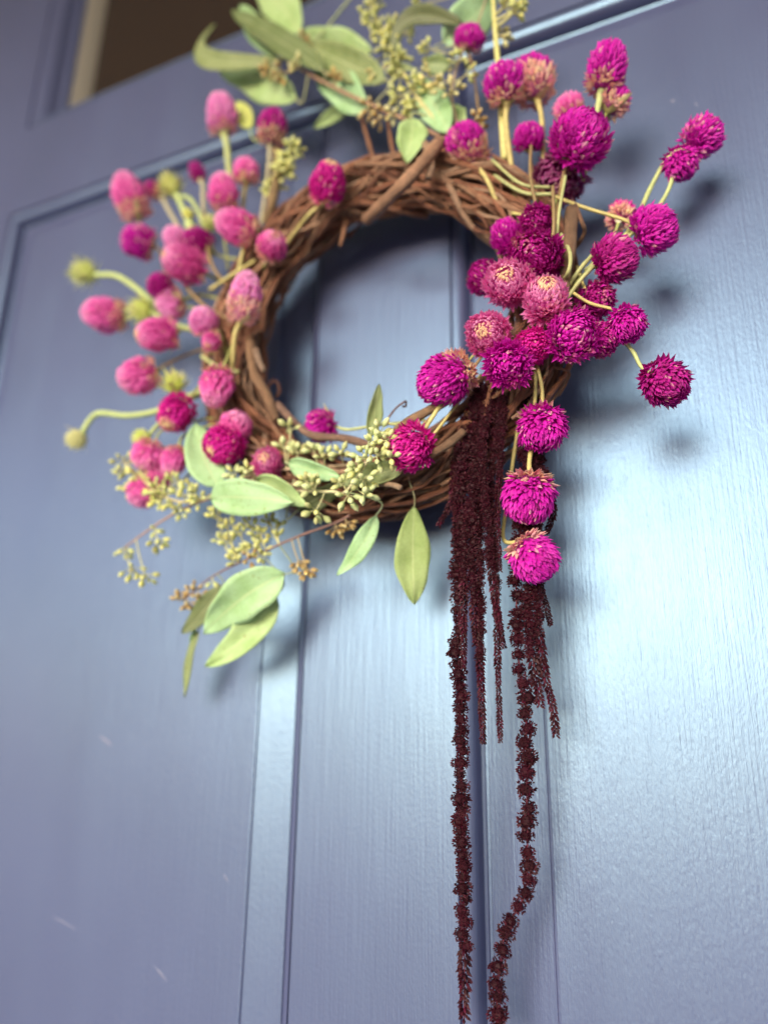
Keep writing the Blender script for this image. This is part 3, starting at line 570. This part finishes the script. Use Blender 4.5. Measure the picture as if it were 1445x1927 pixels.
# ---- eucalyptus
def leaf_mesh(mb, B, M_, Tp, wd, tilt, fold, curl, ctop, cback, ny=16, nx=4, tipp=0.9):
    ax = (Tp - B).normalized(); tocam = (CAM - (B + Tp) / 2).normalized()
    n = (tocam - ax * tocam.dot(ax)).normalized(); n = Matrix.Rotation(math.radians(tilt), 3, ax) @ n
    L = (Tp - B).length; top = []; uv = []; th = 0.00022; sd = rnd.uniform(0, 50); tw = rnd.uniform(-.5, .5)
    for i in range(ny + 1):
        v = i / ny; c = B * (1 - v) ** 2 + M_ * 2 * v * (1 - v) + Tp * v * v
        tan = ((M_ - B) * (1 - v) + (Tp - M_) * v).normalized(); side = tan.cross(Matrix.Rotation(tw * (v - .4) + .25 * noise.noise(Vector((v * 2.2, sd, 3))), 3, tan) @ n).normalized(); nn = side.cross(tan)
        if nn.dot(n) < 0: nn = -nn
        ww = wd / 2 * max(0.0, math.sin(math.pi * v ** tipp)) ** 0.72 * (1 - 0.25 * v) * 1.12 + 0.0003
        c = c + nn * (curl * L * (v * v - v) * -1.0)
        for j in range(-nx, nx + 1):
            u = j / nx; wav = 0.09 * wd * noise.noise(Vector((v * 3, u * 1.5, sd)))
            edge = 1 + 0.17 * noise.noise(Vector((v * 4.0, (1 if u > 0 else -1) * 3, sd))) * abs(u)
            top.append(c + side * (ww * u * edge) + nn * (fold * ww * abs(u) ** 1.5 + wav)); uv.append((0.5 + u / 2, v))
    k = 2 * nx + 1; f = []; N = len(top); nr = []
    for i in range(ny):
        for j in range(k - 1): f.append((i * k + j, i * k + j + 1, (i + 1) * k + j + 1, (i + 1) * k + j))
    bot = [p - n * th * 2 for p in top]
    fb = [tuple(x + N for x in reversed(q)) for q in f]
    rim = [i * k for i in range(ny + 1)] + [ny * k + j for j in range(1, k)] + [i * k + k - 1 for i in range(ny - 1, -1, -1)] + [j for j in range(k - 2, 0, -1)]
    fr = [(rim[i], rim[(i + 1) % len(rim)], rim[(i + 1) % len(rim)] + N, rim[i] + N) for i in range(len(rim))]
    mb.add(top + bot, f + fb + fr, [ctop] * N + [cback] * N, uv + uv)
LG, LB = (0.38, 0.61, 0.34), (0.24, 0.26, 0.12)       # pale upper face, olive under face
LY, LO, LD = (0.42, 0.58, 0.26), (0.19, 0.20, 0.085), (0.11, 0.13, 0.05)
SEEDC = {'y': (0.57, 0.60, 0.20), 'g': (0.54, 0.60, 0.28), 't': (0.46, 0.30, 0.12), 'p': (0.62, 0.56, 0.26)}
def seed_mesh(kind):
    mb = MB(); prof = [(0.0, 0.16), (0.18, 0.36), (0.45, 0.5), (0.68, 0.46), (0.82, 0.26), (1.0, 0.06)]; seg = 6; v = []; f = []; c = []
    base = SEEDC[kind]
    for z, r in prof:
        for k in range(seg):
            a = 6.28318 * k / seg; v.append(Vector((r * 0.62 * math.cos(a), r * 0.62 * math.sin(a), z))); c.append(mix(base, (0.78, 0.72, 0.4) if kind != 't' else (0.6, 0.42, 0.2), 0.35 * z) if z < .75 else mix(base, (0.85, 0.8, 0.45), 0.5))
    for i in range(len(prof) - 1):
        for k in range(seg): f.append((i * seg + k, i * seg + (k + 1) % seg, (i + 1) * seg + (k + 1) % seg, (i + 1) * seg + k))
    f.append(tuple(range(seg - 1, -1, -1))); f.append(tuple((len(prof) - 1) * seg + k for k in range(seg)))
    mb.add(v, f, c); return mb.mesh('seed_' + kind, M_SEED)
SEEDS = {k: seed_mesh(k) for k in SEEDC}
def sprig(label, stem, leaves, clusters, sc=(0.34, 0.20, 0.12), sw=5):
    pts = catmull([P(*q) for q in stem], 8)
    t = thing('eucalyptus_sprig', label, 'eucalyptus', pts[-1], 'seeded eucalyptus sprigs')
    r = metres(sw, pts[0]) / 2
    mb = MB(); mb.tube(pts, lambda u: r * (0.6 + 0.6 * u), 6, sc); mb.build('stem', M_STEM, t)
    for lf in leaves:
        (bx, by), (tx, ty), wpx, ob, ot, kw = lf[0], lf[1], lf[2], lf[3], lf[4], (lf[5] if len(lf) > 5 else {})
        B, Tp = P(bx, by, ob), P(tx, ty, ot); mid = (B + Tp) / 2
        bend = kw.get('bend', 0.0); ax = (Tp - B); tocam = (CAM - mid).normalized(); sd = ax.cross(tocam).normalized()
        M_ = mid + sd * (bend * ax.length)
        if 'mid' in kw: M_ = P(*kw['mid']) * 2 - mid
        tilt = kw.get('tilt', 0); wd = metres(wpx, mid) / max(0.35, math.cos(math.radians(tilt)))
        mb = MB(); ct = kw.get('c', LG)
        leaf_mesh(mb, B, M_, Tp, wd, tilt, kw.get('fold', 0.25), kw.get('curl', 0.06), mix(ct, LY, rnd.random() * .4), kw.get('cb', LB), tipp=kw.get('tipp', .85))
        # short stalk from leaf base to the nearest point on the stem
        S = min(pts, key=lambda p: (p - B).length)
        if (S - B).length > 0.001: mb.tube(catmull([B + (Tp - B) * .03, B - (M_ - B).normalized() * (S - B).length * .35, S], 5), lambda u: r * .6, 5, mix(sc, LG, .4))
        mb.build('leaf', M_LEAF, t)
    for cl in clusters:
        cx, cy, off, sz, n, kd = cl[:6]; H = P(cx, cy, off); S = min(pts, key=lambda p: (p - H).length); h = metres(sz, H) / 2
        out = (H - S); out = out.normalized() if out.length > 1e-4 else img_dir(rnd.uniform(0, 360), 20)
        hub = H - out * h * .55; stalk = MB(); ccol = mix(SEEDC[kd], (0.5, 0.42, 0.25), .5)
        if (hub - S).length > 0.0012: stalk.tube(catmull([S, (S + hub) / 2 + Vector((0, 0, -h * .2)), hub], 4), r * .5, 5, ccol)
        ds = []
        e1 = out.cross(Vector((0.2, 0.9, 0.3))).normalized(); e2 = out.cross(e1)
        spread = cl[6] if len(cl) > 6 else (1.45 if kd == 'g' else 1.3)
        for k in range(n):
            q = k * 2.4 + rnd.uniform(-.3, .3); po = spread * math.sqrt((k + .6) / n)
            d = (out * math.cos(po) + (e1 * math.cos(q) + e2 * math.sin(q)) * math.sin(po)).normalized()
            ln = metres(14.5 + (4 if kd == 'g' else 0), H) * rnd.uniform(.8, 1.15); pl = max(h * rnd.uniform(.75, 1.2) - ln * .4, ln * .35)
            a = hub + d * pl; stalk.tube([hub, hub.lerp(a, .5), a], r * .32, 4, ccol, cap=False); ds.append((a, d, ln))
        c = stalk.build('seed_cluster', M_STEM, t)
        for a, d, ln in ds:
            s = link('seed', SEEDS[kd], c); s.location = a - world_loc(c); s.scale = (ln * rnd.uniform(.85, 1.1),) * 2 + (ln,)
            s.rotation_mode = 'QUATERNION'; s.rotation_quaternion = Vector((0, 0, 1)).rotation_difference(d)
def line_clusters(p0, p1, n, jit, off, sz, cnt, kd):
    return [(p0[0] + (p1[0] - p0[0]) * (i + .5) / n + rnd.uniform(-jit, jit), p0[1] + (p1[1] - p0[1]) * (i + .5) / n + rnd.uniform(-jit, jit), off, sz * rnd.uniform(.85, 1.15), cnt, kd) for i in range(n)]

# top of the wreath
sprig('sprig of long olive leaves fanning out at the top left of the wreath',
      [(470, 60, .05), (560, 125, .052), (640, 170, .05), (740, 215, .048), (840, 262, .042)],
      [((610, 136), (436, 20), 46, .055, .052, dict(c=LD, tilt=30, cb=LO)),
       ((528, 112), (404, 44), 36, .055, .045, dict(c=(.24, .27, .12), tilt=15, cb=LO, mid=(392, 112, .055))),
       ((522, 112), (452, 8), 44, .045, .04, dict(c=LG)),
       ((560, 186), (412, 132), 66, .045, .04, dict(c=LY, bend=.06)),
       ((726, 152), (558, 78), 54, .05, .045, dict(c=LO, tilt=15)),
       ((700, 96), (560, 58), 44, .04, .035, dict(c=LY)),
       ((692, 206), (592, 128), 62, .045, .04, dict(c=LG)),
       ((662, 192), (590, 240), 24, .035, .03, dict(c=LY))],
      [(500, 130, .058, 30, 7, 't'), (525, 140, .058, 32, 8, 't'), (555, 120, .058, 30, 7, 'p'), (575, 75, .05, 26, 6, 't'),
       (632, 142, .055, 28, 6, 't'), (690, 205, .055, 40, 8, 't'), (710, 222, .055, 34, 7, 't'), (735, 215, .055, 30, 6, 'p')], sc=(0.34, 0.2, 0.13), sw=7)
sprig('sprig crowded with yellow seeds rising off the top edge of the picture',
      [(680, -30, .045), (712, 40, .047), (745, 110, .048), (790, 190, .046), (850, 265, .042)],
      [((565, 62), (478, -30), 66, .04, .035, dict(c=LY, bend=.08)),
       ((778, 130), (742, 118), 10, .05, .05, dict(c=LO)),
       ((845, 250), (778, 148), 56, .046, .042, dict(c=LG, bend=.06)),
       ((872, 245), (845, 195), 40, .04, .036, dict(c=LY)),
       ((776, 222), (764, 306), 54, .052, .058, dict(c=LY, bend=-.05))],
      line_clusters((690, 0), (745, 140), 7, 16, .05, 40, 9, 'y') + line_clusters((705, 20), (790, 190), 7, 20, .052, 38, 8, 'y')
      + [(740, 185, .05, 36, 7, 'y'), (765, 205, .05, 34, 7, 'y'), (700, 140, .05, 30, 6, 'p'), (790, 150, .05, 34, 7, 'y'), (770, 60, .045, 30, 6, 'y')], sc=(0.55, 0.5, 0.24), sw=8)
sprig('sprig with a broad pale leaf and a dark arched leaf at the top centre',
      [(925, -40, .045), (900, 40, .045), (865, 110, .046), (850, 180, .045), (868, 262, .042)],
      [((833, 80), (935, -25), 76, .045, .042, dict(c=LG, bend=.1)),
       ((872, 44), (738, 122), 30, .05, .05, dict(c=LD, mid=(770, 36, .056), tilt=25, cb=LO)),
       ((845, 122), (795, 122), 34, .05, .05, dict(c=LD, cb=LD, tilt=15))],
      [(800, 140, .055, 36, 8, 'p'), (822, 160, .056, 38, 8, 'p'), (850, 165, .055, 40, 8, 'p'), (858, 110, .05, 36, 7, 'y'), (885, 135, .05, 34, 6, 'y'),
       (800, 90, .05, 34, 7, 'y'), (785, 10, .04, 32, 7, 'y'), (900, 220, .05, 26, 5, 't'), (905, 235, .045, 30, 6, 't')], sc=(0.4, 0.3, 0.2), sw=5)
sprig('bare yellow stalk with green-yellow seeds at the top right of the wreath',
      [(926, -30, .045), (932, 60, .046), (938, 130, .047), (945, 230, .045), (950, 300, .04)],
      [], [(955, 5, .05, 34, 7, 'y'), (975, 15, .05, 40, 9, 'y'), (985, 5, .048, 32, 7, 'y'), (945, 60, .04, 30, 4, 'p'), (952, 75, .04, 26, 4, 'p')], sc=(0.62, 0.58, 0.22), sw=12)
# bottom of the wreath
sprig('sprig with three overlapping pale leaves at the lower left of the ring',
      [(400, 935, .055), (440, 905, .056), (520, 885, .055), (600, 880, .052), (700, 870, .045)],
      [((412, 916), (370, 796), 70, .06, .055, dict(c=LG, bend=-.1)),
       ((396, 936), (552, 946), 74, .062, .066, dict(c=LG, bend=-.05)),
       ((482, 905), (576, 952), 40, .06, .058, dict(c=LY, tilt=35, bend=-.12)),
       ((542, 872), (640, 898), 38, .06, .058, dict(c=LG, tilt=20)),
       ((760, 882), (628, 908), 44, .062, .058, dict(c=LO, tilt=15, cb=LO)),
       ((560, 960), (650, 905), 40, .05, .052, dict(c=LD, tilt=10))],
      [(440, 890, .062, 24, 4, 'g'), (462, 886, .062, 26, 6, 'g'), (535, 835, .058, 30, 6, 'g'), (548, 800, .056, 34, 6, 'g'), (560, 845, .058, 34, 7, 'g'),
       (610, 855, .058, 30, 6, 'g'), (590, 842, .058, 28, 5, 'g'), (640, 848, .058, 30, 6, 'g')], sc=(0.5, 0.38, 0.26), sw=6)
sprig('sprig of sharp pale green seed capsules in front at the bottom of the ring',
      [(715, 818, .07), (690, 870, .07), (650, 925, .066), (625, 925, .062), (560, 925, .055)],
      [((697, 822), (714, 722), 26, .06, .058, dict(c=LO, cb=LO, tilt=20)),
       ((708, 970), (634, 1083), 34, .05, .045, dict(c=LG, bend=-.12, tilt=10))],
      [(715, 808, .074, 40, 8, 'g'), (700, 830, .074, 40, 8, 'g'), (735, 830, .074, 36, 6, 'g'), (680, 855, .073, 44, 9, 'g'), (715, 860, .074, 40, 8, 'g'),
       (742, 862, .073, 34, 6, 'g'), (665, 880, .072, 36, 7, 'g'), (690, 905, .072, 44, 8, 'g'), (655, 940, .07, 44, 9, 'g'), (690, 935, .07, 36, 6, 'g'),
       (585, 915, .066, 40, 8, 'g'), (575, 900, .066, 34, 6, 'g'), (590, 970, .064, 44, 7, 'g'), (640, 905, .07, 36, 6, 'g')], sc=(0.56, 0.52, 0.3), sw=6)
sprig('long reaching sprig dotted with yellow seeds at the lower far left',
      [(235, 1030, .05), (290, 990, .052), (340, 960, .052), (400, 935, .05), (480, 900, .045)],
      [], [(232, 1040, .05, 40, 6, 'y'), (250, 1078, .05, 44, 9, 'y'), (275, 1090, .05, 36, 7, 'y'), (295, 1000, .052, 28, 4, 'y'), (300, 1025, .052, 40, 8, 'y'),
           (340, 962, .055, 30, 6, 'y')], sc=(0.4, 0.24, 0.17), sw=5)
sprig('sprig of crowded yellow-green seeds overlapping the lowest left pink flowers',
      [(232, 868, .053), (262, 895, .055), (300, 930, .057), (350, 945, .057), (405, 930, .054)],
      [], [(232, 868, .054, 36, 7, 'y'), (250, 895, .056, 40, 8, 'y'), (266, 878, .056, 34, 6, 'y'), (240, 922, .055, 32, 5, 'y'), (298, 915, .059, 40, 7, 'y'),
           (328, 900, .058, 38, 7, 'y'), (345, 925, .06, 42, 8, 'y'), (372, 940, .06, 36, 7, 'y'), (298, 948, .058, 36, 6, 'y'), (322, 950, .058, 30, 5, 'y'), (270, 900, .056, 34, 6, 'y'), (285, 930, .057, 34, 6, 'y'), (312, 925, .058, 36, 7, 'y'), (360, 915, .059, 32, 6, 'y'), (225, 890, .054, 30, 5, 'y')], sc=(0.5, 0.42, 0.22), sw=5)
sprig('drooping sprig with large pale leaves and tan seeds hanging below the ring',
      [(345, 1130, .035), (400, 1085, .037), (470, 1050, .04), (560, 1010, .043), (650, 975, .044), (690, 930, .042)],
      [((536, 1079), (383, 1193), 84, .042, .04, dict(c=LG, bend=.1)),
       ((520, 1120), (386, 1254), 60, .034, .034, dict(c=LY, bend=-.14, tilt=12)),
       ((416, 1102), (342, 1192), 38, .038, .036, dict(c=LD, cb=LO, bend=-.1, tilt=20)),
       ((372, 1190), (347, 1312), 16, .03, .018, dict(c=LO, cb=LO, tilt=65)),
       ((368, 1185), (360, 1215), 12, .03, .025, dict(c=LG))],
      [(340, 1120, .036, 34, 7, 't'), (352, 1140, .036, 30, 6, 't'), (365, 1112, .037, 34, 7, 't'), (400, 1098, .038, 20, 3, 'y'), (440, 1040, .042, 34, 6, 'y'),
       (430, 1015, .044, 34, 6, 'y'), (462, 1030, .043, 30, 6, 'y'), (485, 1022, .043, 36, 7, 'y'), (495, 1045, .042, 34, 7, 'y'), (442, 1052, .042, 28, 6, 'y'),
       (565, 1065, .04, 38, 8, 't'), (580, 1080, .04, 32, 7, 't'), (635, 1000, .043, 40, 9, 't'), (655, 990, .043, 32, 6, 't'), (520, 1005, .043, 30, 6, 'y'), (405, 965, .05, 36, 7, 'y'), (425, 985, .048, 36, 7, 'y'),
       (470, 985, .046, 36, 7, 'y'), (505, 975, .045, 34, 7, 'y'), (450, 1000, .045, 34, 7, 'y'), (488, 1000, .044, 34, 6, 'y'), (520, 985, .044, 32, 6, 'y'), (415, 1010, .045, 30, 5, 'y'), (470, 1050, .042, 30, 6, 't'), (380, 1125, .037, 30, 6, 't')], sc=(0.22, 0.12, 0.10), sw=4.5)
sprig('single long leaf hanging straight down from the bottom of the ring',
      [(770, 905, .05), (768, 892, .05), (765, 875, .046), (762, 850, .04)],
      [((779, 952), (780, 1138), 66, .045, .024, dict(c=(0.33, 0.42, 0.15), cb=(.3, .34, .12), fold=.1, curl=-.02, tipp=1.15, bend=.03))], [], sc=(0.4, 0.2, 0.14), sw=5)
sprig('upright spray of fuzzy lime seeds behind the upper left flowers',
      [(552, 262, .046), (540, 300, .046), (525, 350, .044), (512, 420, .036)],
      [((470, 240), (445, 190), 34, .04, .036, dict(c=(0.55, 0.6, 0.16)))],
      line_clusters((552, 265), (520, 350), 7, 10, .05, 34, 9, 'y') + line_clusters((545, 290), (505, 370), 4, 10, .048, 32, 8, 'y'), sc=(0.5, 0.5, 0.2), sw=6)

# ---- hanging amaranth tassels
AMC = [(0.024, 0.001, 0.006), (0.064, 0.002, 0.013), (0.015, 0.0015, 0.004), (0.085, 0.003, 0.024), (0.034, 0.011, 0.013)]
def floret(mb, p, d, ln, wd, col):
    e = d.cross(Vector((0.37, 0.61, 0.7))).normalized(); e2 = d.cross(e)
    v = [p, p + d * ln * .45 + e * wd, p + d * ln * .45 - e * wd * .5 + e2 * wd * .86, p + d * ln * .45 - e * wd * .5 - e2 * wd * .86, p + d * ln]
    tcol = mix(col, (0.20, 0.07, 0.08), .22)
    mb.add(v, [(0, 2, 1), (0, 3, 2), (0, 1, 3), (1, 2, 4), (2, 3, 4), (3, 1, 4)], [col, col, col, col, tcol])
def ball_cluster(seed, lop):
    r = random.Random(seed); mb = MB(); base = mix(AMC[0], AMC[seed % len(AMC)], .3)
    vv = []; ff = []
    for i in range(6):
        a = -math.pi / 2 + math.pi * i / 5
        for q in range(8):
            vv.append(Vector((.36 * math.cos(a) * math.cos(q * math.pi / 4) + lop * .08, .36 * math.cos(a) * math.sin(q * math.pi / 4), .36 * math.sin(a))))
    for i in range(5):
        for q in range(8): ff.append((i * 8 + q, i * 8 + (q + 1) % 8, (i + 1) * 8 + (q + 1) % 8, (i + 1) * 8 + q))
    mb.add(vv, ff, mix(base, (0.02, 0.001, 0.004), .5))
    for k in range(150):
        z = r.uniform(-1, 1); q = r.uniform(0, 6.283); s = math.sqrt(1 - z * z)
        n = Vector((s * math.cos(q), s * math.sin(q), z)); p = Vector((n.x * .44 + lop * .08, n.y * .44, n.z * .44)) * (1 + .45 * noise.noise(n * 2 + Vector((seed, 0, 0))))
        d = (n + Vector((0, 0, -.25))).normalized()
        floret(mb, p * .86, d, r.uniform(.13, .22), .06, mix(base, AMC[r.randrange(5)], r.random() * .75))
    return mb.mesh('floret_cluster', M_FLORET, smooth=False)
def spike_cluster(seed):
    r = random.Random(seed); mb = MB(); base = mix(AMC[0], AMC[seed % len(AMC)], .3)
    for k in range(20):
        t = k / 20; q = k * 2.4 + r.uniform(-.3, .3); o = Vector((math.cos(q), math.sin(q), 0))
        d = (o * r.uniform(.7, 1.15) + Vector((0, 0, -.9))).normalized()
        floret(mb, o * .12 + Vector((0, 0, .6 - 1.2 * t)), d, r.uniform(.45, .62), .155, mix(base, AMC[r.randrange(5)], r.random() * .8))
    return mb.mesh('floret_cluster', M_FLORET, smooth=False)
BALLS = [ball_cluster(s, s % 3 - 1) for s in range(7)]; SPIKES = [spike_cluster(s) for s in range(6)]
def tassel(label, pix, wpx, spike_from, beads=0.0, gap=0.62):
    ctrl = [P(*q) for q in pix]; pts = catmull(ctrl, 14)
    t = thing('amaranth_tassel', label, 'amaranth', pts[0], 'hanging amaranth tassels')
    w_ = metres(wpx, pts[len(pts) // 2])
    mb = MB(); mb.tube(pts, lambda u: w_ * .045, 5, (0.10, 0.012, 0.03)); mb.build('stem', M_STEM, t)
    L = [0]
    for i in range(1, len(pts)): L.append(L[-1] + (pts[i] - pts[i - 1]).length)
    s = 0.0
    while s < L[-1]:
        i = max(1, next((k for k in range(len(L)) if L[k] >= s), len(L) - 1)); u = s / L[-1]
        f_ = (s - L[i - 1]) / max(1e-9, L[i] - L[i - 1]); p = pts[i - 1].lerp(pts[i], f_); tn = (pts[i] - pts[i - 1]).normalized()
        ww = metres(wpx, p)
        sp = u > spike_from
        if sp: ww *= 1.05 - .35 * (u - spike_from) / (1 - spike_from + 1e-6)
        me = (SPIKES if sp else BALLS)[rnd.randrange(6)]
        o = link('floret_cluster', me, t); sc_ = ww * (rnd.uniform(.85, 1.15) if not sp else rnd.uniform(.9, 1.1))
        jit = Vector((rnd.uniform(-1, 1), rnd.uniform(-1, 1), 0)) * ww * (.0 if sp else .14)
        o.location = p + jit - world_loc(t); o.scale = (sc_ * rnd.uniform(.9, 1.15), sc_ * rnd.uniform(.85, 1.1), sc_ * (1 if sp else rnd.uniform(.75, 1.0)))
        o.rotation_mode = 'QUATERNION'
        from mathutils import Quaternion
        o.rotation_quaternion = Vector((0, 0, -1)).rotation_difference(tn) @ Quaternion((0, 0, 1), rnd.uniform(0, 6.28))
        s += ww * (gap + beads * rnd.random()) * (1.55 if sp else 1)
TS = [
 ('longest left tassel, a straight dark red rope reaching the bottom edge', [(905, 735, .05), (880, 850, .056), (866, 1000, .052), (862, 1180, .046), (867, 1340, .04), (868, 1520, .034), (872, 1700, .028), (874, 1840, .024), (873, 1920, .022)], 30, .9, .12),
 ('tassel ending in a feathery point midway, left of the door groove', [(915, 735, .05), (902, 900, .054), (903, 1100, .05), (904, 1250, .045), (909, 1398, .04)], 20, .78, 0),
 ('tassel ending in a braided point level with it, right of the door groove', [(945, 735, .05), (925, 900, .055), (932, 1080, .05), (936, 1230, .045), (941, 1390, .04)], 17, .72, .15),
 ('short tassel with a braided tip lying over the longest left one', [(930, 745, .048), (895, 900, .058), (876, 1020, .056), (872, 1130, .052), (873, 1262, .048)], 19, .7, 0),
 ('thin short tassel branching off to the left under the ring', [(872, 790, .05), (855, 880, .05), (848, 945, .048), (826, 988, .045)], 19, .45, 0),
 ('tassel with a braided tip at the right edge of the thick bunch', [(928, 735, .05), (908, 840, .06), (916, 960, .058), (928, 1100, .052), (948, 1222, .046)], 20, .7, 0),
 ('thick tassel filling the middle of the bunch under the spiky flower', [(905, 740, .048), (898, 880, .058), (888, 1040, .054), (896, 1215, .048)], 22, .86, 0),
 ('narrow pale brown tassel hugging the right side of the bunch', [(948, 750, .05), (943, 850, .056), (936, 960, .055), (940, 1075, .05)], 15, .5, 0),
 ('thin reddish tassel down the left outline of the bunch', [(885, 800, .05), (862, 900, .052), (858, 1000, .05), (868, 1120, .046)], 16, .75, 0),
 ('long right tassel of rounded bead-like clumps that bends at the bottom', [(1000, 760, .04), (985, 920, .042), (972, 1080, .042), (972, 1150, .042), (976, 1240, .04), (988, 1320, .036), (990, 1420, .032), (992, 1550, .028), (992, 1650, .024), (978, 1705, .022), (953, 1745, .022), (944, 1800, .022), (936, 1870, .02), (940, 1940, .02)], 34, 1.1, .32, .66),
 ('mid-length right tassel hanging below the lowest flower', [(1005, 760, .04), (995, 960, .042), (992, 1090, .044), (998, 1180, .042), (1004, 1250, .04), (1016, 1322, .036)], 26, .86, .1),
 ('right tassel curving outward to a feathery tip', [(1010, 770, .04), (1005, 980, .042), (1010, 1110, .042), (1015, 1190, .04), (1025, 1270, .037), (1040, 1330, .034), (1046, 1382, .032)], 24, .72, .05),
 ('short thin tassel tip right of the lowest flower', [(1008, 780, .036), (1012, 1000, .038), (1018, 1100, .037), (1028, 1140, .035), (1036, 1178, .033)], 19, .5, 0),
 ('small dark tassel peeping out behind the middle hanging flower', [(1005, 800, .036), (1018, 880, .036), (1036, 940, .035), (1040, 965, .034), (1030, 1000, .033)], 20, .55, 0),
]
for q in TS: tassel(*q)
